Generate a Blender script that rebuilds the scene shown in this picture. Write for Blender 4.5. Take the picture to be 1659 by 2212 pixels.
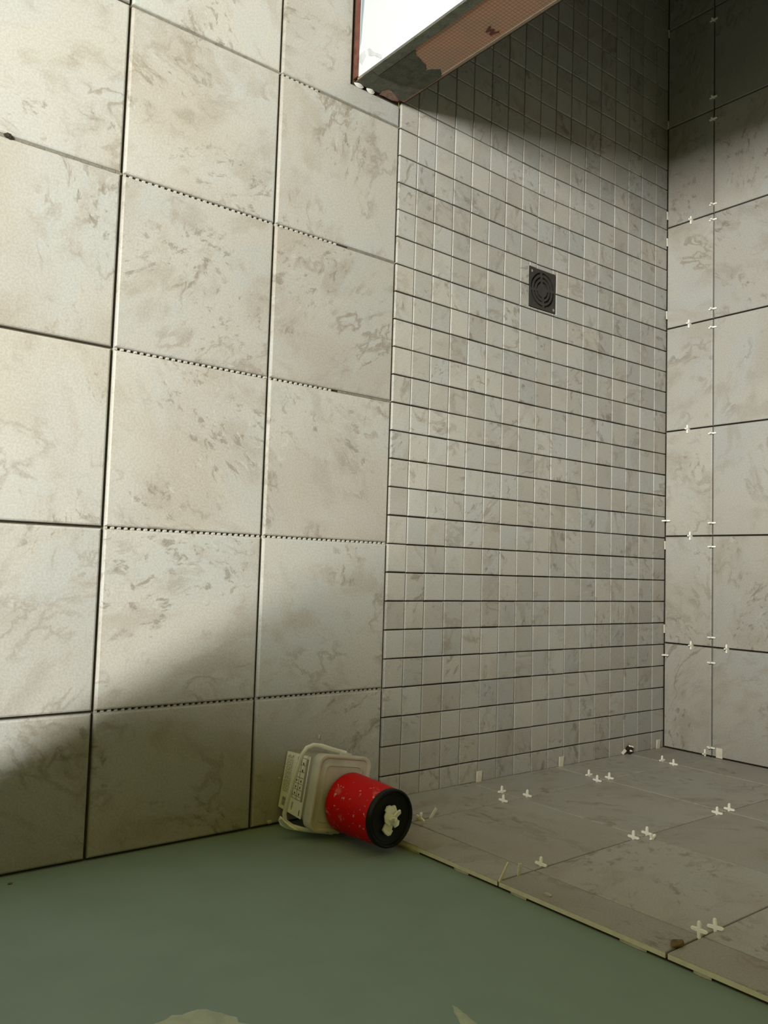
import bpy, bmesh, math, random
from math import sin, cos, pi, radians
from mathutils import Vector, Matrix

for o in list(bpy.data.objects):
    bpy.data.objects.remove(o)
S = bpy.context.scene
COL = S.collection
rnd = random.Random(7)

# ------------------------------------------------------------------ camera
# the photograph is a landscape shot shown turned by 90 degrees: the camera is rolled,
# the room itself stands upright (z is up, the tiled floor is z = 0)
RW = ((0.99710819, -0.03107581, 0.06935091),
      (0.06753504, 0.7807913, -0.6211312),
      (-0.03484643, 0.62401862, 0.78063211))
CAM = Vector((-0.52813728, -1.20486096, 1.49829403))
cd = bpy.data.cameras.new('camera')
cam = bpy.data.objects.new('camera', cd)
COL.objects.link(cam)
ax_u = Vector([r[0] for r in RW]); ax_v = Vector([r[1] for r in RW]); ax_w = Vector([r[2] for r in RW])
cam.matrix_world = Matrix(((ax_v.x, -ax_u.x, ax_w.x, CAM.x),
                           (ax_v.y, -ax_u.y, ax_w.y, CAM.y),
                           (ax_v.z, -ax_u.z, ax_w.z, CAM.z), (0, 0, 0, 1)))
cd.sensor_fit = 'VERTICAL'
cd.sensor_height = 36
cd.lens = 1806.607 / 2212 * 36
cd.clip_start = 0.02
S.camera = cam

# ------------------------------------------------------------------ world, lights, exposure
w = bpy.data.worlds.new('world'); S.world = w; w.use_nodes = True
bg = w.node_tree.nodes['Background']
bg.inputs[0].default_value = (1.0, 0.87, 0.16, 1)
bg.inputs[1].default_value = 0.41

def area(name, loc, target, sx, sy, power, color, spread=180):
    l = bpy.data.lights.new(name, 'AREA'); l.shape = 'RECTANGLE'; l.size = sx; l.size_y = sy
    l.energy = power; l.color = color; l.spread = radians(spread)
    o = bpy.data.objects.new(name, l); COL.objects.link(o)
    o.location = loc
    d = Vector(target) - Vector(loc)
    o.rotation_euler = d.to_track_quat('-Z', 'Y').to_euler()
    return o
# unseen main light behind the camera, a strip tilted to sharpen the floor shadow
LA = Vector((-1.36, -2.7, 1.9))
lamp = area('main_light', LA, (-0.95, 0.2, 0.2), 0.92, 0.08, 212, (0.99, 0.985, 0.92))
lamp.rotation_euler = ((Vector((-0.95, 0.2, 0.2)) - LA).to_track_quat('-Z', 'Y').to_matrix() @ Matrix.Rotation(radians(-34), 3, 'Z')).to_euler()

S.view_settings.view_transform = 'Standard'
S.view_settings.look = 'None'
S.view_settings.exposure = 0.0
S.view_settings.gamma = 1.0
S.view_settings.use_curve_mapping = False

# ------------------------------------------------------------------ helpers
def link(name, me, parent=None, mat=None):
    o = bpy.data.objects.new(name, me); COL.objects.link(o)
    if parent: o.parent = parent
    if mat and me and not me.materials: me.materials.append(mat)
    return o
def mesh(name, verts, faces, mat=None, smooth=False):
    me = bpy.data.meshes.new(name); me.from_pydata([tuple(v) for v in verts], [], faces); me.update()
    if mat: me.materials.append(mat)
    if smooth: me.polygons.foreach_set('use_smooth', [True] * len(me.polygons))
    return me
def thing(name, label, cat, loc=(0, 0, 0), rot=(0, 0, 0), group=None, me=None, mat=None):
    o = link(name, me, None, mat); o.location = loc; o.rotation_euler = rot
    o['label'] = label; o['category'] = cat
    if group: o['group'] = group
    return o
def struct(o): o['kind'] = 'structure'; return o
class MB:
    def __init__(s): s.v = []; s.f = []
    def add(s, v, f):
        n = len(s.v); s.v += [Vector(p) for p in v]; s.f += [tuple(i + n for i in q) for q in f]
    def box(s, x0, x1, y0, y1, z0, z1):
        s.add([(x0,y0,z0),(x1,y0,z0),(x1,y1,z0),(x0,y1,z0),(x0,y0,z1),(x1,y0,z1),(x1,y1,z1),(x0,y1,z1)],
              [(3,2,1,0),(4,5,6,7),(0,1,5,4),(1,2,6,5),(2,3,7,6),(3,0,4,7)])
    def loft(s, loops, cap0=True, cap1=True):
        n = len(s.v); k = len(loops[0])
        for L in loops: s.v += [Vector(p) for p in L]
        for a in range(len(loops) - 1):
            for i in range(k):
                j = (i + 1) % k
                s.f.append((n + a*k + i, n + a*k + j, n + (a+1)*k + j, n + (a+1)*k + i))
        if cap0: s.f.append(tuple(n + i for i in reversed(range(k))))
        if cap1: s.f.append(tuple(n + (len(loops)-1)*k + i for i in range(k)))
    def mesh(s, name, mat=None, smooth=False): return mesh(name, s.v, s.f, mat, smooth)
def offset_poly(p, d):
    n = len(p); out = []
    for i in range(n):
        a = Vector(p[i-1]); b = Vector(p[i]); c = Vector(p[(i+1) % n])
        e1 = (b - a).normalized(); e2 = (c - b).normalized()
        n1 = Vector((-e1.y, e1.x)); n2 = Vector((-e2.y, e2.x))
        m = (n1 + n2); m = m / max(0.2, m.dot(n1))
        out.append(b + m * d)
    return out
def slab(poly, t, b, mb=None):
    """bevelled tile body, top at z=0, from a ccw outline"""
    poly = [Vector(p) for p in poly]
    mb = mb or MB()
    i1 = offset_poly(poly, .35*b); i2 = offset_poly(poly, b)
    mb.loft([[(p.x, p.y, -t) for p in poly], [(p.x, p.y, -b) for p in poly],
             [(p.x, p.y, -.3*b) for p in i1], [(p.x, p.y, 0) for p in i2]], cap0=False)
    return mb
def xform(mb, M):
    mb.v = [M @ p for p in mb.v]; return mb
def rrect(w, d, r, n=5, z=0):
    pts = []
    for cx, cy, a0 in ((w/2-r, d/2-r, 0), (-w/2+r, d/2-r, pi/2), (-w/2+r, -d/2+r, pi), (w/2-r, -d/2+r, 1.5*pi)):
        for i in range(n):
            a = a0 + pi/2*i/(n-1); pts.append((cx + r*cos(a), cy + r*sin(a), z))
    return pts
def circ(r, n, z): return [(r*cos(2*pi*i/n), r*sin(2*pi*i/n), z) for i in range(n)]
def tube(path, r, n=8, flat=1.0):
    """swept tube, list of points; flat scales one axis"""
    mb = MB(); loops = []
    path = [Vector(p) for p in path]; ref = Vector((0.3, 0.2, 1)).normalized()
    for i, p in enumerate(path):
        t = (path[min(i+1, len(path)-1)] - path[max(i-1, 0)]).normalized()
        a = t.cross(ref).normalized(); b = a.cross(t)
        loops.append([p + a*r*cos(2*pi*k/n) + b*r*flat*sin(2*pi*k/n) for k in range(n)])
    mb.loft(loops); return mb
def smooth_by_angle(o, ang=40):
    me = o.data
    me.polygons.foreach_set('use_smooth', [True]*len(me.polygons))
    me.set_sharp_from_angle(angle=radians(ang))

# ------------------------------------------------------------------ materials
def newmat(name):
    m = bpy.data.materials.new(name); m.use_nodes = True
    nt = m.node_tree; b = nt.nodes['Principled BSDF']
    return m, nt, b
class N:
    def __init__(s, nt): s.nt = nt
    def n(s, typ, **kw):
        x = s.nt.nodes.new(typ)
        for k, v in kw.items():
            if k.startswith('_'): setattr(x, k[1:], v)
            else: x.inputs[k.replace('__', ' ')].default_value = v
        return x
    def l(s, a, b): s.nt.links.new(a, b)
    def noise(s, vec, scale, detail=4, rough=.55, dist=0):
        x = s.n('ShaderNodeTexNoise', Scale=scale, Detail=detail, Roughness=rough, Distortion=dist)
        s.l(vec, x.inputs['Vector']); return x.outputs['Fac']
    def math(s, op, a, b=None, c=None, clamp=False):
        x = s.n('ShaderNodeMath', _operation=op, _use_clamp=clamp)
        for i, v in enumerate((a, b, c)):
            if v is None: continue
            if isinstance(v, (int, float)): x.inputs[i].default_value = v
            else: s.l(v, x.inputs[i])
        return x.outputs[0]
    def vmath(s, op, a, b=None, sc=None):
        x = s.n('ShaderNodeVectorMath', _operation=op)
        for i, v in enumerate((a, b)):
            if v is None: continue
            if isinstance(v, tuple): x.inputs[i].default_value = v
            else: s.l(v, x.inputs[i])
        if sc is not None:
            if isinstance(sc, (int, float)): x.inputs['Scale'].default_value = sc
            else: s.l(sc, x.inputs['Scale'])
        return x.outputs[0]
    def step(s, v, a, b):
        x = s.n('ShaderNodeMapRange', _interpolation_type='SMOOTHSTEP')
        s.l(v, x.inputs[0]); x.inputs[1].default_value = a; x.inputs[2].default_value = b
        return x.outputs[0]
    def mix(s, f, a, b, mode='MIX'):
        x = s.n('ShaderNodeMix', _data_type='RGBA', _blend_type=mode)
        for i, v in ((0, f), (6, a), (7, b)):
            if isinstance(v, (int, float)): x.inputs[i].default_value = v
            elif isinstance(v, tuple): x.inputs[i].default_value = v + (1,)
            else: s.l(v, x.inputs[i])
        return x.outputs[2]
    def bump(s, h, strength, dist, b):
        x = s.n('ShaderNodeBump', Strength=strength, Distance=dist)
        s.l(h, x.inputs['Height']); s.l(x.outputs[0], b.inputs['Normal'])

def plain(name, col, rough=.6, var=.08, scale=30, bump=.15, spec=.4, **kw):
    m, nt, b = newmat(name); g = N(nt)
    tc = g.n('ShaderNodeTexCoord').outputs['Object']
    f = g.noise(tc, scale, 4)
    c2 = tuple(max(0, c*(1-3*var)) for c in col)
    g.l(g.mix(g.step(f, .35, .7), col, c2), b.inputs['Base Color'])
    b.inputs['Roughness'].default_value = rough
    b.inputs['Specular IOR Level'].default_value = spec
    for k, v in kw.items(): b.inputs[k].default_value = v
    if bump: g.bump(g.noise(tc, scale*4, 3), bump, .002, b)
    return m

def tile_mat(name, seed_attr=False, warm=1.0, veins=1.0):
    m, nt, b = newmat(name); g = N(nt)
    if seed_attr:
        at = g.n('ShaderNodeAttribute', _attribute_name='seed', _attribute_type='GEOMETRY').outputs['Fac']
        co = g.n('ShaderNodeTexCoord').outputs['Object']
    else:
        at = g.n('ShaderNodeObjectInfo').outputs['Random']
        co = g.n('ShaderNodeTexCoord').outputs['Object']
    wn = g.n('ShaderNodeTexWhiteNoise', _noise_dimensions='1D'); g.l(at, wn.inputs['W'])
    rv = wn.outputs['Color']; r1 = wn.outputs['Value']
    sep = g.n('ShaderNodeSeparateColor'); g.l(rv, sep.inputs[0])
    rot = g.n('ShaderNodeVectorRotate', _rotation_type='Z_AXIS'); g.l(co, rot.inputs['Vector'])
    g.l(g.math('MULTIPLY', sep.outputs[0], 6.283), rot.inputs['Angle'])
    v = g.vmath('ADD', rot.outputs[0], g.vmath('SCALE', rv, sc=37.0))
    # stretch a little so the stone grain runs in bands
    v = g.vmath('MULTIPLY', v, (1.0, 0.62, 1.0))
    wn3 = g.n('ShaderNodeTexNoise', Scale=5.0, Detail=4); g.l(v, wn3.inputs['Vector'])
    warp = g.vmath('SCALE', g.vmath('SUBTRACT', wn3.outputs['Color'], (.5, .5, .5)), sc=.16)
    vw = g.vmath('ADD', v, warp)
    cloud = g.noise(vw, 6.5, 6, .58)
    cloud2 = g.noise(g.vmath('ADD', vw, (9, 4, 2)), 4.2, 3, .5)
    base = g.mix(g.step(cloud, .34, .62), (.565, .575, .560), (.600, .575, .520))
    base = g.mix(g.math('MULTIPLY', g.step(cloud2, .47, .68), .62*warm), base, (.490, .425, .350))
    base = g.mix(g.math('MULTIPLY', g.step(g.noise(g.vmath('ADD', vw, (3, 8, 5)), 13, 5, .62), .49, .68), .58*warm), base, (.425, .375, .305))
    # ridged veins, broken up by a mask
    def ridge(sc, off, wd, det=3):
        n_ = g.noise(g.vmath('ADD', vw, off), sc, det, .55, .12)
        d = g.math('ABSOLUTE', g.math('SUBTRACT', n_, .5))
        return g.math('SUBTRACT', 1.0, g.step(d, 0.0, wd))
    mask = g.step(g.noise(g.vmath('ADD', v, (1, 7, 3)), 7, 2), .50, .66)
    ve = g.math('MULTIPLY', ridge(6, (5, 1, 0), .022, 5), mask)
    mask2 = g.step(g.noise(g.vmath('ADD', v, (4, 2, 9)), 9, 2), .52, .66)
    ve2 = g.math('MULTIPLY', ridge(15, (2, 6, 1), .05, 5), mask2)
    veins_f = g.math('MULTIPLY', g.math('MAXIMUM', g.math('MULTIPLY', ve, .70), g.math('MULTIPLY', ve2, .46)), veins, clamp=True)
    c = g.mix(veins_f, base, (.270, .215, .150))
    # pitted patches: dark specks and a few pale ones
    pm = g.step(g.noise(g.vmath('ADD', v, (6, 3, 4)), 6, 3), .48, .60)
    sp = g.math('MULTIPLY', g.step(g.noise(vw, 52, 4, .65), .54, .66), pm)
    c = g.mix(g.math('MULTIPLY', sp, .72), c, (.220, .185, .140))
    pl = g.math('MULTIPLY', g.step(g.noise(g.vmath('ADD', vw, (2, 2, 7)), 75, 2, .5), .64, .70), pm)
    c = g.mix(g.math('MULTIPLY', pl, .6), c, (.66, .65, .60))
    fine = g.noise(co, 260, 2, .5)
    c = g.mix(.24, c, g.mix(g.step(fine, .35, .65), (.40, .36, .30), (.66, .65, .62)))
    # a tone of its own for each tile
    tone = g.math('ADD', .55, g.math('MULTIPLY', sep.outputs[1], .11))
    cc = g.n('ShaderNodeCombineColor'); 
    for i in range(3): g.l(tone, cc.inputs[i])
    c = g.mix(1.0, c, cc.outputs[0], 'MULTIPLY')
    g.l(c, b.inputs['Base Color'])
    g.l(g.math('ADD', .38, g.math('MULTIPLY', cloud, .18)), b.inputs['Roughness'])
    b.inputs['Specular IOR Level'].default_value = .42
    h = g.math('ADD', g.math('MULTIPLY', g.noise(v, 70, 4), .6), g.math('MULTIPLY', sp, -.6))
    h = g.math('ADD', h, g.math('MULTIPLY', g.noise(v, 12, 2), 1.2))
    g.bump(h, .22, .0012, b)
    return m
M_TILE = tile_mat('travertine_look_tile')
M_MOS = tile_mat('mosaic_tile', veins=.9, warm=.65)
M_MOS_S = tile_mat('mosaic_tile_far', seed_attr=True, warm=.65)
M_BED = plain('mortar_bed', (.060, .050, .036), .95, .1, 60, .5, .1)
M_RIDGE = plain('mortar_ridge', (.34, .325, .285), .95, .05, 80, .3, .1)
M_JFILL = plain('joint_mortar', (.17, .155, .125), .95, .08, 80, .3, .1)
M_THIN = plain('white_mortar', (.50, .49, .45), .9, .05, 80, .4, .2)
M_TILE_EDGE = plain('tile_body', (.74, .72, .60), .85, .04, 60, .2, .2)
M_GREEN = plain('green_gypsum_board', (.225, .300, .285), .85, .02, 9, .05, .25)
M_SPACKLE = plain('joint_compound', (.42, .47, .40), .9, .06, 40, .2, .2)
M_WHITE = plain('white_primer', (.47, .49, .535), .7, .01, 20, .05, .3)
M_GREYWASH = plain('grey_wash', (.40, .42, .45), .8, .05, 60, .1, .2)
M_BLUEGREY = plain('blue_grey_tape', (.20, .26, .30), .7, .03, 50, .1, .3)
M_BROWN = plain('rust_brown_plate', (.125, .050, .035), .8, .12, 40, .3, .2)
M_SMEAR = plain('grey_mortar_smear', (.070, .070, .052), .9, .1, 55, .4, .15)
M_SMEAR2 = plain('light_mortar_smear', (.110, .112, .088), .9, .1, 55, .4, .15)
M_PINKB = plain('pink_board_core', (.30, .20, .17), .9, .1, 70, .4, .1)
M_WAX = plain('marker_red_brown', (.10, .022, .010), .6, .1, 80, 0, .3)
M_SPACER = plain('white_spacer_plastic', (.88, .87, .80), .5, .02, 50, 0, .4)
M_WEDGE = plain('dirty_white_wedge_plastic', (.66, .63, .54), .6, .06, 90, .1, .35)
M_DIRT = plain('dark_dirt', (.035, .03, .022), .9, .1, 90, .4, .1)
M_BROWNMOR = plain('brown_mortar', (.20, .14, .085), .9, .12, 70, .5, .1)
M_METAL = plain('dark_grate_metal', (.060, .058, .050), .42, .08, 60, .05, .5, Metallic=.6)
M_BLACKPIT = plain('drain_dark', (.010, .010, .009), .8, .05, 40, 0, .1)
M_SCREW = plain('steel_screw', (.55, .53, .48), .3, .04, 60, 0, .5, Metallic=.9)
M_LID_B = plain('black_plastic', (.007, .008, .007), .45, .05, 40, .06, .22)
M_TAPE_STRIP = plain('pale_tape_strip', (.20, .16, .12), .85, .06, 60, .2, .2)

# the orange foam board printed with a fine grid
M_ORANGE, nt, b = newmat('orange_grid_board'); g = N(nt)
tc = g.n('ShaderNodeTexCoord').outputs['Object']; sp = g.n('ShaderNodeSeparateXYZ'); g.l(tc, sp.inputs[0])
def gridline(o):
    f = g.math('FRACT', g.math('DIVIDE', o, .0082))
    return g.math('LESS_THAN', f, .17)
gl = g.math('MAXIMUM', gridline(sp.outputs[1]), gridline(sp.outputs[2]))
cl = g.step(g.noise(tc, 14, 5), .38, .68)
oc = g.mix(cl, (.34, .195, .135), (.28, .19, .135))
g.l(g.mix(g.math('MULTIPLY', gl, .62), oc, (.14, .065, .042)), b.inputs['Base Color'])
b.inputs['Roughness'].default_value = .85; b.inputs['Specular IOR Level'].default_value = .2
g.bump(gl, .3, .0006, b)

# red plastic splashed with mortar
M_RED, nt, b = newmat('red_plastic_splashed'); g = N(nt)
tc = g.n('ShaderNodeTexCoord').outputs['Object']
s1 = g.math('MULTIPLY', g.step(g.noise(tc, 110, 3), .645, .69), .85)
s2 = g.math('MULTIPLY', g.math('MULTIPLY', g.step(g.noise(tc, 34, 5, .7), .54, .70), g.step(g.noise(tc, 12, 2), .46, .62)), .6)
g.l(g.mix(g.math('MAXIMUM', s1, s2), g.mix(g.noise(tc, 20, 3), (.60, .002, .003), (.48, .002, .003)), (.62, .34, .30)), b.inputs['Base Color'])
b.inputs['Roughness'].default_value = .5; b.inputs['Specular IOR Level'].default_value = .15

# cloudy see-through plastic
def clear_plastic(name, col, tr):
    m, nt, b = newmat(name); g = N(nt)
    tc = g.n('ShaderNodeTexCoord').outputs['Object']
    f = g.noise(tc, 25, 4)
    g.l(g.mix(g.step(f, .3, .75), col, tuple(c*.82 for c in col)), b.inputs['Base Color'])
    b.inputs['Roughness'].default_value = .38; b.inputs['Transmission Weight'].default_value = tr
    b.inputs['IOR'].default_value = 1.35
    return m
M_TUB = clear_plastic('cloudy_tub_plastic', (.56, .55, .48), .3)
M_TUBLID = clear_plastic('cloudy_lid_plastic', (.70, .68, .62), .2)
M_HANDLE = clear_plastic('cloudy_handle_plastic', (.78, .77, .70), .15)
M_LABEL = plain('paper_label', (.86, .85, .78), .7, .02, 40, 0, .25)
M_INK = plain('label_ink', (.06, .058, .05), .7, .02, 40, 0, .2)
M_INKG = plain('label_ink_grey', (.36, .35, .31), .7, .04, 140, 0, .2)
M_INKL = plain('label_ink_pale', (.50, .49, .43), .7, .06, 200, 0, .2)

# ------------------------------------------------------------------ setting: floor
P = .33; MP = .066; D0 = .25984         # large tile pitch, mosaic pitch, cut row along the right wall
YF = 1.1128; XR = -.013                 # far wall tile face, right wall tile face
XL = -2.90; YB = -3.3; ZC = 2.5
DRAIN = Vector((-1.313, .533))
def dip(x, y):
    rx = min(1, abs(x - DRAIN.x) / (1.3 if x > DRAIN.x else 1.6)); ry = min(1, abs(y - DRAIN.y) / .56)
    return -.012 * (1 - rx) * (1 - ry) if 0 < y < YF else 0.0

mb = MB(); nx, ny = 30, 14
mb.box(XL, 0, YB, 0, -.05, -.0088)
base = len(mb.v)
for i in range(nx + 1):
    for j in range(ny + 1):
        x = XL - XL * i / nx; y = (YF + .012) * j / ny
        mb.v.append(Vector((x, y, dip(x, y) - .0075)))
for i in range(nx):
    for j in range(ny):
        a = base + i*(ny+1) + j
        mb.f.append((a, a + ny + 1, a + ny + 2, a + 1))
floor = struct(link('floor', mb.mesh('floor', M_BED)))

PX, PY = -1.637, -.138                  # partition end and front faces
def tile_obj(name, poly2d, M, t, b, mat, parent, jit=0.0):
    """poly in a local plane, M maps that plane to the world; origin at the tile's centre"""
    c = sum((Vector(p) for p in poly2d), Vector((0, 0))) / len(poly2d)
    mb = slab([Vector(p) - c for p in poly2d], t, b)
    o = link(name, mb.mesh(name, mat), parent)
    R = Matrix.Rotation(rnd.uniform(-jit, jit), 4, 'X') @ Matrix.Rotation(rnd.uniform(-jit, jit), 4, 'Y')
    o.matrix_world = M @ Matrix.Translation((c.x, c.y, 0)) @ R
    return o
FLOORM = Matrix.Identity(4)
G = .0022                               # half a joint
xs = [-.0045] + [-D0 - P*k for k in range(0, 9) if -D0 - P*k > XL] + [XL + .004]
for k in range(0, 9):
    y1, y0 = -P*k - .0028, -P*(k+1) + .0028
    for a in range(len(xs) - 1):
        x1 = xs[a] - (G if a else 0); x0 = xs[a+1] + (G if a < len(xs)-2 else 0)
        poly = [(x0, y0), (x1, y0), (x1, y1), (x0, y1)]
        if k == 0:
            if x1 < PX: poly = [(x0, y0), (x1, y0), (x1, PY - .008), (x0, PY - .008)]
            elif x0 < PX:
                poly = [(x0, y0), (x1, y0), (x1, y1), (PX + .006, y1), (PX + .006, PY - .008), (x0, PY - .008)]
        tile_obj('floor_tile', poly, FLOORM, .0086, .0040, M_TILE, floor, .0009)

# trowel ridges and half-filled stretches showing in the open joints of the large tiles
# (joint row, tile column): ridge top range, share of ridges, share from which the joint is filled
JOINTS = {(5, 0): (.003, 0, .30, .30), (5, 1): (0, 0, 0, .0), (4, 0): (.0034, 0, .5, .58), (4, 1): (.0036, 0, 1, 2), (4, 2): (0, 0, 0, .0),
          (3, 0): (.0026, 0, .5, .52), (3, 1): (.0009, 0, 1, 2), (2, 0): (.0026, 0, 1, 2), (2, 1): (.0026, 0, 1, 2),
          (1, 0): (.0046, 0, 1, 2), (1, 1): (.0046, 0, 1, 2)}
mb = MB(); fill = MB()
for (a, k), (top, _, share, filled) in JOINTS.items():
    x = xs[a]; n_ = 26
    for i in range(n_):
        u = (i + .5) / n_; y = -P*(k+1) + P*u
        if u < share:
            h = -(top + rnd.uniform(0, .0018)); wd = rnd.uniform(.0030, .0042)
            mb.add([(x-.0021, y-wd, -.0088), (x+.0021, y-wd, -.0088), (x+.0021, y+wd, -.0088), (x-.0021, y+wd, -.0088),
                    (x-.0021, y-wd*.6, h), (x+.0021, y-wd*.6, h), (x+.0021, y+wd*.6, h), (x-.0021, y+wd*.6, h)],
                   [(4,5,6,7),(0,1,5,4),(1,2,6,5),(2,3,7,6),(3,0,4,7)])
        if u >= filled:
            h = -.0028 + rnd.uniform(-.0006, .0004); hw = P/n_/2
            fill.add([(x-.0021, y-hw, h), (x+.0021, y-hw, h - .0006), (x+.0021, y+hw, h - .0006), (x-.0021, y+hw, h)], [(0, 1, 2, 3)])
o = link('trowel_ridges', mb.mesh('trowel_ridges', M_RIDGE), floor); o['kind'] = 'stuff'
o = link('joint_mortar', fill.mesh('joint_mortar', M_JFILL), floor); o['kind'] = 'stuff'

# mosaic
ycol = [.0015, .059, .119, .183, .246, .312, .376, .440, .508, .573, .638, .705, .772, .842, .910, .978, 1.051, 1.1145]
xrow = [XR + .003] + [-D0 + MP*3] + [-D0 + MP*3 - MP*k for k in range(1, 43)]
xrow = [x for x in xrow if x > XL + .03] + [XL + .012]
DH = .0565
cells = []
def clip_cell(x0, x1, y0, y1):
    """cell minus the drain opening, as up to four rectangles"""
    dx0, dx1, dy0, dy1 = DRAIN.x - DH, DRAIN.x + DH, DRAIN.y - DH, DRAIN.y + DH
    if x1 <= dx0 or x0 >= dx1 or y1 <= dy0 or y0 >= dy1: return [(x0, x1, y0, y1)]
    out = []
    if y0 < dy0: out.append((x0, x1, y0, dy0))
    if y1 > dy1: out.append((x0, x1, dy1, y1))
    ya, yb = max(y0, dy0), min(y1, dy1)
    if x0 < dx0: out.append((x0, dx0, ya, yb))
    if x1 > dx1: out.append((dx1, x1, ya, yb))
    return [q for q in out if q[1]-q[0] > .004 and q[3]-q[2] > .004]
GM = .0014
for a in range(len(xrow) - 1):
    for c in range(len(ycol) - 1):
        for (x0, x1, y0, y1) in clip_cell(xrow[a+1] + GM, xrow[a] - GM, ycol[c] + GM*.8, ycol[c+1] - GM*.8):
            d = (Vector(((x0+x1)/2, (y0+y1)/2, 0)) - CAM).length
            vis = x0 > -2.44 and not (x1 < PX and y0 < .50 + (PX - x0) * .55 and False)
            cells.append((not vis, (x1-x0)*(y1-y0) < .0016, d, x0, x1, y0, y1))
cells.sort(key=lambda q: (q[0], q[2]))
shared = {}
stuff = MB(); seeds = []
for i, (hid, small, d, x0, x1, y0, y1) in enumerate(cells):
    cx, cy = (x0+x1)/2, (y0+y1)/2
    z = dip(cx, cy); e = .01
    gx = (dip(cx+e, cy) - dip(cx-e, cy)) / (2*e); gy = (dip(cx, cy+e) - dip(cx, cy-e)) / (2*e)
    M = Matrix.Translation((cx + rnd.uniform(-.0004, .0004), cy + rnd.uniform(-.0004, .0004), z + rnd.uniform(-.0002, .0002))) \
        @ Matrix.Rotation(math.atan(gy) + rnd.uniform(-.005, .005), 4, 'X') @ Matrix.Rotation(-math.atan(gx) + rnd.uniform(-.005, .005), 4, 'Y') \
        @ Matrix.Rotation(rnd.uniform(-.006, .006), 4, 'Z')
    w_, h_ = round(x1-x0, 4), round(y1-y0, 4)
    poly = [(-w_/2, -h_/2), (w_/2, -h_/2), (w_/2, h_/2), (-w_/2, h_/2)]
    if i < 300:
        if (w_, h_) not in shared: shared[(w_, h_)] = slab(poly, .0072, .0020).mesh('mosaic_tile', M_MOS)
        o = link('mosaic_tile', shared[(w_, h_)], floor); o.matrix_world = M
    else:
        s_ = slab(poly, .0072, .0020); n0 = len(s_.f)
        sd = rnd.random(); seeds += [sd] * n0
        xform(s_, M); stuff.add(s_.v, s_.f)
me = stuff.mesh('mosaic_tiles_far', M_MOS_S)
at = me.attributes.new('seed', 'FLOAT', 'FACE'); at.data.foreach_set('value', seeds)
o = link('mosaic_tiles_far', me, floor); o['kind'] = 'stuff'

# ------------------------------------------------------------------ setting: walls
def wall(name, x0, x1, y0, y1, z0, z1, mat):
    mb = MB(); mb.box(x0, x1, y0, y1, z0, z1)
    return struct(link(name, mb.mesh(name, mat)))
wall_r = wall('wall_right', 0, .1, YB, YF + .11, -.05, ZC, M_GREEN)
wall_f = wall('wall_far', XL, 0, YF + .0125, YF + .11, -.05, ZC, M_BED)
ceil = wall('ceiling', XL - .1, .1, -.14, YF + .11, ZC, ZC + .05, M_BED)
wall_l = wall('wall_left', XL - .1, XL, -.14, YF + .11, -.05, ZC, M_BED)

# far wall tiles (one row cut above the floor, then full rows)
FARM = Matrix(((1, 0, 0, 0), (0, 0, -1, YF), (0, 1, 0, 0), (0, 0, 0, 1)))
fx = [XR - .003, -.3310, -.6610, -.9910, -1.3210, -1.6510, -1.9810, -2.3110, -2.6410, XL + .004]
fz = [.003, .1602, .4902, .8202, 1.1502, 1.4802, 1.8102, 2.1402]
for r in range(len(fz) - 1):
    for a in range(len(fx) - 1):
        x1 = fx[a] - (G if a else 0); x0 = fx[a+1] + (G if a < len(fx)-2 else 0)
        z0 = fz[r] + (G if r else 0); z1 = fz[r+1] - G
        tile_obj('wall_tile', [(x0, z0), (x1, z0), (x1, z1), (x0, z1)], FARM, .009, .0020, M_TILE, wall_f, .0006)

# right wall tiles, with the narrow cut strip along the open edge
RIGHTM = Matrix(((0, 0, -1, XR), (-1, 0, 0, 0), (0, 1, 0, 0), (0, 0, 0, 1)))
mb = MB(); mb.box(-.0045, -.0002, -.136, YF, .003, 2.138)
link('mortar_coat', mb.mesh('mortar_coat', M_BED), wall_r)
ry = [-.1395, -.0485, .2835, .602, .928, YF - .003]
def hz(k, y):
    return (.0012, .1655 - .0045*(y + .05), .4985 - .007*(y + .14) if y < -.04 else .4905, .8175, 1.1475, 1.4775, 1.8075, 2.1375)[k]
GR = .0019
edge_tiles = []
for r in range(7):
    for a in range(5):
        y0 = ry[a] + (GR if a else 0); y1 = ry[a+1] - (GR if a < 4 else 0)
        poly = [(-y1, hz(r, y1) + (GR if r else 0)), (-y0, hz(r, y0) + (GR if r else 0)), (-y0, hz(r+1, y0) - GR), (-y1, hz(r+1, y1) - GR)]
        o = tile_obj('wall_tile', poly, RIGHTM, .0085, .0014, M_TILE, wall_r, .0007)
        if a == 0:
            o.data.materials.append(M_TILE_EDGE)
            for p in o.data.polygons:          # the raw cut edge along the open end shows the pale tile body
                c = o.matrix_world @ p.center
                if abs(p.normal.z) < .3 and c.y < y0 + .001: p.material_index = 1
# ragged white mortar squeezed out beneath the open tile edge
mb = MB(); z = .17; rr = random.Random(3)
while z < 1.6:
    L = rr.uniform(.012, .05)
    if rr.random() < .45:
        d = rr.uniform(.0008, .0022)
        mb.add([(-.0005, -.1385, z), (-.0005, -.1385, z+L), (-.0005, -.1385-d*.6, z+L*.8), (-.0005, -.1385-d, z+L*.4),
                (-.0045, -.1385, z), (-.0045, -.1385, z+L), (-.003, -.1385-d*.5, z+L*.8), (-.003, -.1385-d*.8, z+L*.4)],
               [(4,7,6,5),(0,3,7,4),(3,2,6,7),(2,1,5,6)])
    z += L
o = link('mortar_squeeze', mb.mesh('mortar_squeeze', M_THIN), wall_r); o['kind'] = 'stuff'

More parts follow.
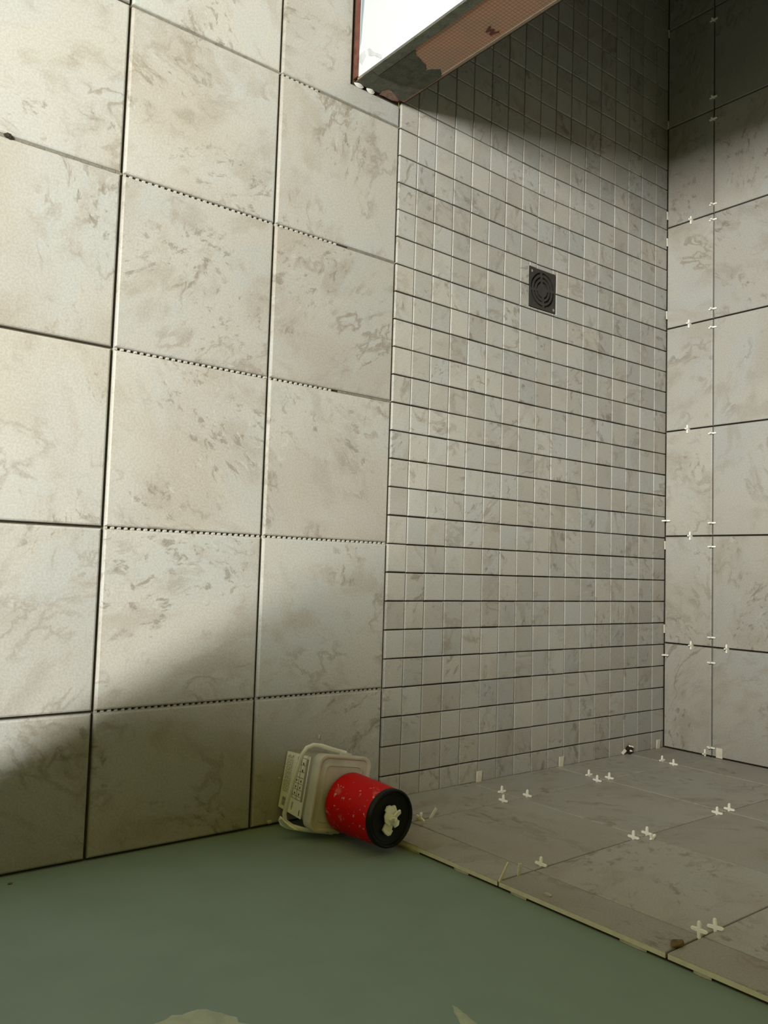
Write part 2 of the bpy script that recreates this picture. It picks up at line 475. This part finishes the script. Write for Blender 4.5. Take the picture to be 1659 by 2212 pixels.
# compound dabs on the green board
def dab(name, cy, cz, ry_, rz_, seed, mat, parent, tilt=0, nrag=34):
    r_ = random.Random(seed); mb = MB(); L0 = []; L1 = []
    for i in range(nrag):
        a = 2*pi*i/nrag; k = 1 + r_.uniform(-.16, .10)
        y = ry_*k*cos(a); zz = rz_*k*sin(a)
        y, zz = y*cos(tilt) - zz*sin(tilt), y*sin(tilt) + zz*cos(tilt)
        L0.append((0, cy + y, cz + zz)); L1.append((-.0008, cy + y*.9, cz + zz*.9))
    mb.loft([L0[::-1], L1[::-1]], cap0=False)
    return link(name, mb.mesh(name, mat), parent)
dab('compound_dab', -.745, .615, .058, .062, 1, M_SPACKLE, wall_r)
dab('compound_dab', -.482, .785, .010, .055, 2, M_SPACKLE, wall_r, tilt=.35)

# partition on the left: white front, grey-smeared orange end
mb = MB(); mb.box(XL, PX - .004, PY + .004, -.004, -.0088, .020)
plate = mb
part = struct(link('wall_partition', None or (lambda m: (m.box(XL, PX, PY, 0, .012, ZC), m.mesh('wall_partition', M_ORANGE))[1])(MB())))
mb = MB(); mb.box(XL, PX - .003, -.001, .006, .002, ZC)  # added dark panel on the unseen side to cut bounce light in the shower
link('bounce_blocker', mb.mesh('bounce_blocker', M_BED), part)
link('sill_plate', plate.mesh('sill_plate', M_BROWN), part)
mb = MB(); mb.box(XL, PX - .0015, PY - .0035, PY + .001, .020, ZC)
link('white_board_face', mb.mesh('white_board_face', M_WHITE), part)
mb = MB(); mb.box(XL, PX - .004, PY - .0045, PY + .001, .001, .0195)
link('board_bottom_edge', mb.mesh('board_bottom_edge', M_BROWN), part)
def plate_yz(name, pts, th, mat, x=PX):
    pts = [Vector(p) for p in pts]; mb = MB()
    ins = offset_poly(pts, .0012)
    mb.loft([[(x - .0004, p.x, p.y) for p in pts], [(x + th, p.x, p.y) for p in ins]], cap0=False)
    return link(name, mb.mesh(name, mat), part)
def rag(pts, amp, n, seed):
    r_ = random.Random(seed); out = []
    for i in range(len(pts)):
        a = Vector(pts[i]); b_ = Vector(pts[(i+1) % len(pts)])
        for k in range(n):
            p = a.lerp(b_, k/n)
            if k: p += Vector((r_.uniform(-amp, amp), r_.uniform(-amp, amp)))
            out.append(p)
    return out
plate_yz('corner_bead', [(-.1400, .062), (-.1130, .058), (-.1130, ZC), (-.1400, ZC)], .0016, M_SMEAR2)
plate_yz('mortar_smear', rag([(-.1128, .055), (-.058, .058), (-.004, .080), (-.004, .150), (-.027, .168), (-.048, .146), (-.062, .160), (-.098, .170), (-.1128, .183)], .0018, 3, 5), .0012, M_SMEAR)
plate_yz('mortar_smear', rag([(-.1375, .003), (-.094, .000), (-.066, .003), (-.0688, .014), (-.060, .030), (-.045, .026), (-.014, .010), (-.004, .020), (-.004, .079), (-.058, .057), (-.1128, .056), (-.1385, .0625)], .0010, 3, 6), .0008, M_SMEAR2)
plate_yz('pink_board_patch', rag([(-.064, -.002), (-.026, -.002), (-.012, .008), (-.040, .024), (-.058, .028), (-.068, .014)], .0015, 3, 8), .0006, M_PINKB)
plate_yz('tape_strip', [(-.010, .082), (-.0015, .082), (-.0015, ZC), (-.007, ZC)], .0007, M_TAPE_STRIP)
# the marker scrawl
wp = [(-.0471, .340), (-.0404, .3236), (-.0391, .3306), (-.0353, .3387), (-.0285, .3227), (-.0267, .3297), (-.0225, .3408)]
mb = MB()
for i in range(len(wp) - 1):
    a = Vector(wp[i]); b_ = Vector(wp[i+1]); t = (b_ - a).normalized(); n_ = Vector((-t.y, t.x)) * .0026
    a -= t*.0012; b_ += t*.0012
    mb.add([(PX + .0006 + i*.00004, q.x, q.y) for q in (a - n_, a + n_, b_ + n_, b_ - n_)], [(3, 2, 1, 0)])
link('marker_scrawl', mb.mesh('marker_scrawl', M_WAX), part)
# grey smears on the white face low at the corner
def plate_xz(name, pts, mat, th=.0006):
    pts = [Vector(p) for p in pts]; mb = MB(); ins = offset_poly(pts, .001)
    y = PY - .0035
    mb.loft([[(p.x, y + .0002, p.y) for p in pts], [(p.x, y - th, p.y) for p in ins]], cap0=False)
    return link(name, mb.mesh(name, mat), part)
plate_xz('grey_streak', rag([(-1.690, .050), (-1.672, .056), (-1.652, .088), (-1.641, .105), (-1.648, .108), (-1.668, .080), (-1.688, .060)], .0015, 3, 3), M_GREYWASH)
plate_xz('grey_streak', rag([(-1.690, .021), (-1.672, .021), (-1.660, .034), (-1.676, .048), (-1.692, .040)], .0015, 3, 4), M_GREYWASH)
plate_xz('blue_grey_strip', rag([(-1.95, .0215), (-1.700, .0215), (-1.716, .026), (-1.800, .033), (-1.95, .040)], .0008, 3, 9), M_BLUEGREY)

# panel added unseen behind the camera, cut to shade floor by the right wall
YK = -1.42
def shade_pt(sx, sy, sz=0.0):
    t = (YK - LA.y) / (sy - LA.y)
    return Vector((LA.x + (sx - LA.x)*t, LA.z + (sz - LA.z)*t))
prof = [shade_pt(-.10, -.93), shade_pt(-.157, -.81), shade_pt(-.218, -.739), shade_pt(-.301, -.551), shade_pt(-.395, -.34),
        shade_pt(-.425, -.20), shade_pt(-.41, .05), shade_pt(-.35, .3), shade_pt(-.25, .6), shade_pt(-.14, .95)]
outline = [Vector((-.001, -.008))] + [Vector((prof[0].x, -.008))] + prof + [Vector((shade_pt(-.10, 1.11).x, prof[-1].y + .02)), Vector((shade_pt(-.09, 1.11).x, 1.62)), Vector((-.001, 1.62))]
mb = MB()
mb.loft([[(p.x, YK, p.y) for p in outline], [(p.x, YK - .03, p.y) for p in outline]])
near = struct(link('shade_panel', mb.mesh('shade_panel', M_GREEN)))
bm = bmesh.new(); bm.from_mesh(near.data); bmesh.ops.recalc_face_normals(bm, faces=bm.faces); bm.to_mesh(near.data); bm.free()

# ------------------------------------------------------------------ floor drain
dz = -.0118
dr = thing('floor_drain', 'square dark metal drain grate with round slots set in the mosaic floor', 'drain', (DRAIN.x, DRAIN.y, dz))
# plate: square outside, round hole inside, two steps of bevel
n_ = 48; R1 = .0490; h = .0545; mb = MB()
outer = []
for i in range(n_):
    a = 2*pi*i/n_ ; k = h / max(abs(cos(a)), abs(sin(a))); outer.append((k*cos(a), k*sin(a)))
def ringquads(L0, L1, flip=False):
    n0 = len(mb.v); mb.v += [Vector(p) for p in L0] + [Vector(p) for p in L1]; k = len(L0)
    for i in range(k):
        j = (i+1) % k; q = (n0+i, n0+j, n0+k+j, n0+k+i); mb.f.append(q[::-1] if flip else q)
o1 = [(x, y, 0) for x, y in outer]; o0 = [(x*1.0, y*1.0, -.004) for x, y in outer]
c1 = [(R1*cos(2*pi*i/n_), R1*sin(2*pi*i/n_), 0) for i in range(n_)]
c0 = [(x, y, -.004) for x, y, z in c1]
ringquads(o0, o1); ringquads(o1, c1); ringquads(c1, c0)
link('grate_plate', mb.mesh('grate_plate', M_METAL), dr)
def ring(name, r0, r1, zt=-.0004, zb=-.004):
    global mb
    mb = MB(); n = 48
    ringquads(circ(r1, n, zb), circ(r1, n, zt)); ringquads(circ(r1, n, zt), circ(r0, n, zt)); ringquads(circ(r0, n, zt), circ(r0, n, zb))
    return link(name, mb.mesh(name, M_METAL), dr)
ring('grate_ring', .0365, .0425); ring('grate_ring', .0250, .0305)
mb = MB(); mb.loft([circ(.0195, 36, -.004), circ(.0195, 36, -.0008), circ(.0185, 36, -.0004)], cap0=False)
link('grate_disc', mb.mesh('grate_disc', M_METAL), dr)
for k in range(4):
    mb = MB(); mb.box(.0180, .0500, -.0036, .0036, -.004, -.0003)
    o = link('grate_spoke', mb.mesh('grate_spoke', M_METAL), dr); o.rotation_euler.z = k*pi/2 + .12
for sx, sy in ((-1, -1), (1, 1)):
    mb = MB(); mb.loft([circ(.0042, 14, -.001), circ(.0042, 14, .0004), circ(.0030, 14, .0010)], cap0=False)
    o = link('screw', mb.mesh('screw', M_SCREW), dr); o.location = (sx*.0455, sy*.0455, 0)
mb = MB(); mb.loft([circ(.0540, 32, -.0045), circ(.0500, 32, -.030)], cap0=False); mb.f = [q[::-1] for q in mb.f[:-1]] + [mb.f[-1]]
link('drain_cup', mb.mesh('drain_cup', M_BLACKPIT), dr)

# ------------------------------------------------------------------ tub, red canister, scraps
tub = thing('plastic_tub', 'cloudy square plastic tub with printed label and bail handle against the green wall', 'tub',
            (-.0855, -.2085, .0002), (0, 0, radians(-9.5)))
mb = MB()
mb.loft([rrect(.114, .100, .012, 6, .0), rrect(.118, .104, .014, 6, .003), rrect(.129, .113, .014, 6, .118)], cap1=False)
smooth_by_angle(link('tub_body', mb.mesh('tub_body', M_TUB), tub), 35)
mb = MB()
mb.loft([rrect(.139, .122, .016, 6, .112), rrect(.143, .126, .017, 6, .113), rrect(.147, .130, .018, 6, .134), rrect(.145, .128, .018, 6, .1385),
         rrect(.139, .122, .016, 6, .1390), rrect(.133, .116, .015, 6, .1375), rrect(.131, .114, .014, 6, .1340),
         rrect(.113, .096, .011, 6, .1335), rrect(.110, .093, .010, 6, .1365), rrect(.104, .087, .010, 6, .1368), rrect(.101, .084, .009, 6, .1345)])
smooth_by_angle(link('tub_lid', mb.mesh('tub_lid', M_TUBLID), tub), 30)
# label on the front (-y) face; u along x, v up
def lab(u, v, off):
    z = .005 + v*.090
    t = (z - .003) / .115
    yf = -(.104 + (.113 - .104)*t)/2 - off
    xh = (.118 + (.129 - .118)*t)/2 - .0035
    return (-xh + 2*xh*u, yf, z)
def lab_rects(name, rects, off, mat, parent):
    mb = MB()
    for (u0, u1, v0, v1) in rects:
        mb.add([lab(u0, v0, off), lab(u1, v0, off), lab(u1, v1, off), lab(u0, v1, off)], [(0, 1, 2, 3)])
    return link(name, mb.mesh(name, mat), parent)
mb = MB()
mb.add([lab(u, v, o_) for o_ in (.0001, .0008) for u, v in ((0, 0), (1, 0), (1, 1), (0, 1))],
       [(4,5,6,7),(0,1,5,4),(1,2,6,5),(2,3,7,6),(3,0,4,7)])
label = link('paper_label', mb.mesh('paper_label', M_LABEL), tub)
R_ = []
us = [.05, .165, .28, .375, .475, .575, .68, .735]
for u in us: R_.append((u - .0035, u + .0035, .50, .86))
for v in (.50, .68): R_.append((.05, .735, v - .007, v + .007))
for i, u in enumerate((.135, .25, .43, .535, .645)):
    for v in (.59, .77):
        s_ = 1 if i < 2 else -1
        R_ += [(u - .018, u + .018, v - .035, v - .012), (u - .010, u + .010, v - .012, v + .012), (u + .010*s_, u + .022*s_, v - .03, v + .03)] if s_ > 0 else \
              [(u - .010, u + .018, v - .02, v + .02), (u - .022, u - .008, v - .008, v + .012)]
R_.append((.875, .965, .885, .915))
lab_rects('label_grid', R_, .0011, M_INK, label)
lab_rects('label_band', [(.05, .745, .865, .955)], .0010, M_INKG, label)
R_ = []; rr = random.Random(11)
for v in (.07, .115, .16, .205, .25, .30):
    u = .07
    while u < .70:
        l_ = rr.uniform(.02, .07)
        R_.append((u, min(.70, u + l_), v - .011, v + .011)); u += l_ + .014
R_ += [(.05, .075, .12, .16), (.05, .075, .26, .31)]
lab_rects('label_text', R_, .0010, M_INKG, label)
R_ = []; u = .79
while u < .93:
    l_ = rr.choice((.004, .004, .008)); R_.append((u, u + l_, .12, .38)); u += l_ + rr.choice((.004, .007))
lab_rects('label_barcode', R_, .0011, M_INK, label)
lab_rects('label_stamp', [(.80, .86, .545, .60), (.865, .90, .53, .59), (.905, .93, .55, .58)], .0010, M_INKG, label)
# bail handle swung forward and down over the label
hp = [(-.0765, .004, .126), (-.0815, -.030, .125), (-.0865, -.056, .122), (-.0865, -.072, .119), (-.080, -.084, .115), (-.064, -.0895, .110),
      (-.02, -.0915, .101), (.02, -.0915, .092), (.052, -.090, .086), (.066, -.084, .085), (.074, -.070, .091), (.0765, -.05, .106), (.0765, .004, .126)]
mb = tube(hp, .0047, 8, .85)
hd = link('handle', mb.mesh('handle', M_HANDLE), tub); smooth_by_angle(hd, 60)
for sx in (-1, 1):
    mb = MB(); mb.box(sx*.0735 - .0035, sx*.0735 + .0035, -.012, .014, .117, .134)
    link('handle_pivot', mb.mesh('handle_pivot', M_TUBLID), hd)
# torn paper still stuck round the lower corner of the handle
mb = MB(); L0 = []; L1 = []
for (x, y, z) in [(.058, -.092, .077), (.066, -.091, .073), (.075, -.085, .073), (.081, -.072, .076), (.0825, -.058, .083), (.0815, -.044, .093),
                  (.080, -.046, .104), (.0795, -.056, .101), (.0775, -.066, .101), (.073, -.078, .096), (.066, -.088, .094), (.060, -.093, .088)]:
    L0.append((x, y, z)); L1.append((x + .0010, y - .0010, z - .0006))
mb.loft([L0, L1]); link('torn_paper', mb.mesh('torn_paper', M_LABEL), hd)

CZ = .0002 + .1392; CL = .022
can = thing('red_canister', 'red plastic canister with recessed black end standing on the tub lid', 'canister', (-.0680, -.1925, CZ))
can.rotation_euler = (radians(-2.0), radians(.5), 0)
mb = MB(); k = 40
mb.loft([circ(.0555, k, .000), circ(.0575, k, .003), circ(.0578, k, .010), circ(.0535, k, .098 + CL), circ(.0528, k, .100 + CL)], cap1=False)
smooth_by_angle(link('canister_body', mb.mesh('canister_body', M_RED), can), 40)
mb = MB()
mb.loft([circ(r, k, z + CL) for r, z in ((.0522, .094), (.0535, .0985), (.0538, .1085), (.0525, .1105), (.0500, .1108), (.0485, .1095), (.0470, .1050),
         (.0430, .1040), (.0420, .1048), (.0405, .1040))])
smooth_by_angle(link('black_end', mb.mesh('black_end', M_LID_B), can), 35)
# heap of broken white scraps in the recess
heap = thing('scrap_heap', 'small heap of broken white scraps lying on the black canister end', 'scraps', (-.0640, -.1885, CZ + .1046 + CL))
heap.rotation_euler = (radians(-2.0), radians(.5), 0)
r_ = random.Random(21)
def scrap(x, y, z, a, L, W, tx, ty):
    n = 6; p = []
    for i in range(n):
        t = 2*pi*i/n; kx = r_.uniform(.75, 1.15)
        p.append((L*kx*cos(t), W*kx*sin(t)))
    mb = MB(); mb.loft([[(q[0], q[1], -.0018) for q in p], [(q[0]*.96, q[1]*.96, .0018) for q in p]])
    o = link('scrap', mb.mesh('scrap', M_SPACER), heap)
    o.location = (x, y, z); o.rotation_euler = (tx, ty, a)
for args in [(.012, -.006, .003, -.5, .017, .011, .1, -.12), (-.014, .004, .004, .5, .016, .013, -.12, .1), (.000, .002, .007, 1.2, .015, .011, .15, .2),
             (-.006, -.010, .006, .2, .013, .009, .3, -.1), (-.010, .010, .009, -.6, .012, .007, -.3, .3), (.005, .008, .008, .9, .010, .008, -.2, -.25),
             (-.004, -.002, .0125, 1.5, .012, .005, .5, .1), (.002, .003, .014, .1, .010, .004, -.5, .3), (.021, -.004, .004, -.3, .009, .007, .1, .2), (-.020, -.004, .004, .8, .010, .008, .2, -.1)]:
    scrap(*args)

# ------------------------------------------------------------------ spacers
def plus_mesh():
    a, h_, t = .0036, .0130, .0021        # half width, half span, half thickness; arms with clipped ends
    q = []
    arm = [(h_ - .0014, -a*.62), (h_, -a*.25), (h_, a*.25), (h_ - .0014, a*.62), (a*.72, a*.72)]
    for k in range(4):
        for (x, y) in arm:
            q.append((x*cos(k*pi/2) - y*sin(k*pi/2), x*sin(k*pi/2) + y*cos(k*pi/2)))
    mb = MB(); sm = [(x*.93, y*.93) for x, y in q]
    mb.loft([[(x, y, -t) for x, y in sm], [(x, y, -t*.6) for x, y in q], [(x, y, t*.6) for x, y in q], [(x, y, t) for x, y in sm]])
    return mb.mesh('tile_spacer', M_SPACER)
PLUS = plus_mesh()
def spacer(pos, nrm, along, label, group, tilt=0.0, lift=.0032, twist=0.0):
    """cross standing on edge: one leg down in the joint, one leg out along nrm, arms across the joint"""
    n_ = Vector(nrm); a = Vector(along); arm = n_.cross(a)
    R = Matrix((arm, n_, arm.cross(n_))).transposed().to_4x4()
    R = Matrix.Translation(Vector(pos) + n_*lift) @ R @ Matrix.Rotation(tilt, 4, 'Z') @ Matrix.Rotation(twist, 4, 'Y')
    o = thing('tile_spacer', label, 'spacer', group=group, me=PLUS); o.matrix_world = R
    return o
def wedge_mesh(w_, L, t0, t1):
    mb = MB()
    mb.add([(-w_/2, 0, -t0/2), (w_/2, 0, -t0/2), (w_/2, 0, t0/2), (-w_/2, 0, t0/2),
            (-w_/2*.96, L, -t1/2), (w_/2*.96, L, -t1/2), (w_/2*.96, L, t1/2), (-w_/2*.96, L, t1/2)],
           [(0,1,2,3)[::-1],(4,5,6,7),(0,1,5,4)[::1],(1,2,6,5),(2,3,7,6),(3,0,4,7)])
    me = mb.mesh('wedge', M_WEDGE)
    bm = bmesh.new(); bm.from_mesh(me); bmesh.ops.bevel(bm, geom=bm.edges[:], offset=.0005, segments=1, affect='EDGES')
    bmesh.ops.recalc_face_normals(bm, faces=bm.faces); bm.to_mesh(me); bm.free()
    return me
WEDGE = wedge_mesh(.013, .030, .0028, .0042)
def wedge(pos, out, up, label, group=None, me=WEDGE, mat=None, name='tile_wedge', spin=0.0):
    """tapered shim: starts at pos, points along out, flat side facing up"""
    y_ = Vector(out).normalized(); z_ = (Vector(up) - y_*Vector(up).dot(y_)).normalized(); x_ = y_.cross(z_)
    R = Matrix((x_, y_, z_)).transposed().to_4x4()
    o = thing(name, label, 'wedge', group=group, me=me); o.matrix_world = Matrix.Translation(Vector(pos)) @ R @ Matrix.Rotation(spin, 4, 'Y')
    return o

GRW = 'cross spacers in the joints of the green-wall side tiles'
NX = (-1, 0, 0); AY = (0, 1, 0); AZ = (0, 0, 1); AX = (1, 0, 0)
def rw(y, z, along, label, **kw): return spacer((XR, y, z), NX, along, label, GRW, **kw)
rw(-.0225, hz(1, -.02) , AY, 'greyish cross spacer lying low in the joint right beside the black canister end', tilt=.25)
rw(.283, .108, AZ, 'white cross spacer nearest the mosaic floor in the trio right of the red canister')
rw(.228, hz(1, .228), AY, 'white cross spacer nearest the canister in the trio right of the red canister')
rw(.309, hz(1, .309), AY, 'white cross spacer at the far end of the trio right of the red canister')
rw(.602, .114, AZ, 'white cross spacer nearest the mosaic floor in the middle trio of the upper joint')
rw(.572, hz(1, .572), AY, 'white cross spacer nearest the canister in the middle trio of the upper joint')
rw(.622, hz(1, .622), AY, 'white cross spacer nearest the shower back wall in the middle trio of the upper joint')
rw(.928, .117, AZ, 'small white cross spacer nearest the mosaic in the pair close to the shower corner')
rw(.915, hz(1, .915), AY, 'white cross spacer with wide arms in the pair close to the shower corner')
rw(.565, .4905, AY, 'left cross spacer of the pair at the right picture edge, in the second joint')
rw(.616, .4905, AY, 'right cross spacer of the pair at the right picture edge, in the second joint')
rw(.254, .4905, AY, 'left cross spacer of the group in the middle of the second joint')
rw(.300, .4905, AY, 'middle cross spacer of the group in the second joint, touching a broken one')
rw(.2835, .513, AZ, 'broken hook-shaped spacer leaning at the crossing of the second joint', tilt=.5, lift=.001)
rw(-.022, hz(2, 0), AY, 'lone white cross spacer on the second joint near the open tile edge')
rw(-.057, .8175, AY, 'tall upright white cross spacer standing clear of the lowest joint at bottom right', lift=.0105)
rw(-.013, .8175, AY, 'white cross spacer with tilted arms beside the tall upright one at bottom right', tilt=-.1, lift=.004)

GFW = 'cross spacers in the long joint of the shower back wall'
def fw(x, z, along, label, g_=GFW, **kw): return spacer((x, YF, z), (0, -1, 0), along, label, g_, **kw)
Z1 = .1602
rows = [(-.040, 'end cross spacer of the long back-wall joint, in the corner by the brown tiled wall'),
        (-.286, 'first back-wall long-joint spacer above the corner, below the lowest crossing'),
        (-.360, 'second back-wall long-joint spacer above the corner, just above the lowest crossing'),
        (-.628, 'back-wall long-joint spacer just below the second crossing counted from the corner'),
        (-.699, 'back-wall long-joint spacer just above the second crossing counted from the corner'),
        (-.969, 'lone back-wall long-joint spacer just below the third crossing counted from the corner'),
        (-1.293, 'back-wall long-joint spacer just below the fourth crossing, level with the drain'),
        (-1.350, 'back-wall long-joint spacer just above the fourth crossing, level with the drain'),
        (-1.628, 'back-wall long-joint spacer just below the fifth crossing at the shadow edge'),
        (-1.677, 'back-wall long-joint spacer just above the fifth crossing at the shadow edge'),
        (-1.948, 'back-wall long-joint spacer in deep shade just below the dark crossing'),
        (-2.018, 'back-wall long-joint spacer in deep shade just above the dark crossing'),
        (-2.268, 'topmost back-wall long-joint spacer, in the darkest part near the top edge')]
for x, t in rows: fw(x, Z1, AX, t)
for x, z, t in [(-.331, .094, 'back-wall short-joint spacer in the lowest cut tile joint, on the mosaic side'),
                (-.331, .208, 'back-wall short-joint spacer right of the long joint, near the picture edge'),
                (-.661, .089, 'back-wall short-joint spacer in the second cut tile joint from the corner'),
                (-.991, .078, 'back-wall short-joint spacer in the third cut tile joint from the corner'),
                (-1.321, .081, 'back-wall short-joint spacer in the fourth cut tile joint, level with the drain'),
                (-1.651, .086, 'back-wall short-joint spacer in the fifth cut tile joint at the shadow edge')]:
    fw(x, z, AZ, t, 'cross spacers in the short joints of the shower back wall')

# shims under the bottom tiles
WB = wedge_mesh(.018, .030, .0024, .0044)
GW = 'shim tabs along the mosaic edge of the brown tiled wall'
for y, t in [(.311, 'white shim tab at the mosaic edge nearest the black canister end'),
             (.625, 'white shim tab halfway along the mosaic edge by the brown tiled wall'),
             (1.080, 'white shim tab on the mosaic in the back corner of the mosaic floor')]:
    wedge((XR + .004, y, dip(-.03, y) + .0032), (-1, 0, .06), (0, 0, 1), t, GW, me=WB)
wedge((XR - .002, .902, .002), (-.8, .3, .55), (0, -1, 0), 'short white shim leaning beside the dark clod near the shower corner', me=wedge_mesh(.009, .016, .003, .004))
wedge((-.014, YF - .0028, .186), (-1, 0, .02), (0, -1, 0), 'rectangular white shim standing at the foot of the back wall by the lower right corner', me=wedge_mesh(.020, .029, .003, .0045))
WS = wedge_mesh(.006, .026, .003, .003)
for x, t in [(-.374, 'small white stick shim at the back-wall foot just above the lowest crossing'),
             (-.633, 'small white stick shim at the back-wall foot just below the second crossing'),
             (-1.365, 'thin white stick shim at the back-wall foot level with the drain'),
             (-1.603, 'thin white stick shim at the back-wall foot below the fifth crossing'),
             (-1.690, 'thin white stick shim at the back-wall foot above the fifth crossing'),
             (-1.992, 'thin stick shim at the back-wall foot in the deep shade'),
             (-2.300, 'topmost thin stick shim at the back-wall foot in the darkest corner')]:
    wedge((x - .013, YF - .0035, .0036), (1, 0, .02), (0, 0, 1), t, 'stick shims along the foot of the shower back wall', me=WS)
GC = 'cross spacers pushed under the back wall'
fw(-.294, .0105, AX, 'white cross spacer pushed under the back wall below its lowest short joint', GC, tilt=.5, lift=.006)
fw(-.709, .0105, AX, 'white cross spacer pushed under the back wall above its second short joint', GC, tilt=-.4, lift=.010)
fw(-.0195, .142, AZ, 'white cross spacer in the corner gap at the foot of the long back-wall joint', GC, lift=.004)

# long shims at the open tile edge
wedge((XR + .003, -.137, hz(2, -.137)), (-.8, .58, .02), (0, 0, 1), 'long slanting beige shim in the second joint at the open tile edge', me=wedge_mesh(.0045, .036, .0035, .003))
wedge((XR + .003, -.088, hz(2, -.09)), (-1, .06, .05), (0, 0, 1), 'short white shim standing beside the long slanting one', me=wedge_mesh(.0075, .022, .0032, .003))
wedge((XR + .003, .005, hz(1, .01)), (-.75, .62, .02), (0, 0, 1), 'dull slanting shim beside the greyish spacer by the black canister end', me=wedge_mesh(.007, .026, .003, .003))

# lumps and crumbs
def lump(name, label, pos, r, seed, mat, sq=(1, 1, .6), cat='crumb', group=None):
    r_ = random.Random(seed); bm = bmesh.new(); bmesh.ops.create_icosphere(bm, subdivisions=2, radius=r)
    for v in bm.verts:
        v.co *= 1 + r_.uniform(-.28, .22); v.co = Vector((v.co.x*sq[0], v.co.y*sq[1], v.co.z*sq[2]))
    me = bpy.data.meshes.new(name); bm.to_mesh(me); bm.free(); me.materials.append(mat)
    return thing(name, label, cat, pos, group=group, me=me)
clod = lump('mortar_clod', 'dark dirty clod with white tips at the mosaic edge near the shower corner', (-.026, .928, .008), .012, 3, M_DIRT, (1, 1, .8), 'clod')
for (x, y, z) in ((-.011, -.004, .005), (-.008, .006, .006), (.002, -.004, .009)):
    r2 = MB(); r2.loft([[(x + p[0], y + p[1], z - .003) for p in circ(.003, 7, 0)], [(x + p[0]*.7, y + p[1]*.7, z + .003) for p in circ(.003, 7, 0)]])
    link('white_tip', r2.mesh('white_tip', M_SPACER), clod)
lump('mortar_lump', 'brown lump of mortar in the joint mouth beside the lower open tile edge', (XR - .003, -.106, .813), .012, 4, M_BROWNMOR, (.28, 1.25, .7), 'lump')
lump('mortar_crumb', 'pale mortar crumb stuck on the narrow tile strip near the open edge', (XR - .0015, -.118, .588), .006, 6, M_THIN, (.4, .7, 1.2))
lump('mortar_crumb', 'white crumb on the shaded floor left of the tub', (-.010, -.287, .0022), .0042, 7, M_THIN, (1, 1.6, .6))
lump('mortar_crumb', 'tiny white crumb on the floor just above the tub handle', (-.169, -.172, .0018), .0030, 8, M_THIN, (1.6, .8, .6))
lump('mortar_crumb', 'tiny white crumb on the floor left of the tub label', (-.095, -.268, .0015), .0026, 9, M_THIN, (1, 1.4, .6))
lump('mortar_crumb', 'dark crumb sitting on the tile joint at the left picture edge', (-1.250, -.861, .0020), .0052, 10, M_DIRT, (1, 1.3, .6))
lump('mortar_crumb', 'brown crumb clinging to the green wall low at the left picture edge', (-.0012, -.794, .036), .0028, 12, M_BROWNMOR, (.5, 1.4, 1))
# white squeeze of mortar along the foot of the partition end
mb = MB()
for (y0, y1, d) in ((-.139, -.112, .010), (-.104, -.080, .011)):
    n_ = 8; L0 = [(PX + .001, y0 + (y1-y0)*i/n_, .0002) for i in range(n_+1)]
    L1 = [(PX + .003 + d*.6*sin(pi*i/n_)**.6, y0 + (y1-y0)*i/n_, .0004) for i in range(n_+1)]
    L2 = [(PX + .001, y0 + (y1-y0)*i/n_, .0004 + .005*sin(pi*i/n_)) for i in range(n_+1)]
    b0 = len(mb.v); mb.v += [Vector(p) for p in L1 + L2]
    for i in range(n_): mb.f.append((b0+i, b0+i+1, b0+n_+2+i, b0+n_+1+i))
link('mortar_bead', mb.mesh('mortar_bead', M_THIN), part)

bpy.context.view_layer.update()
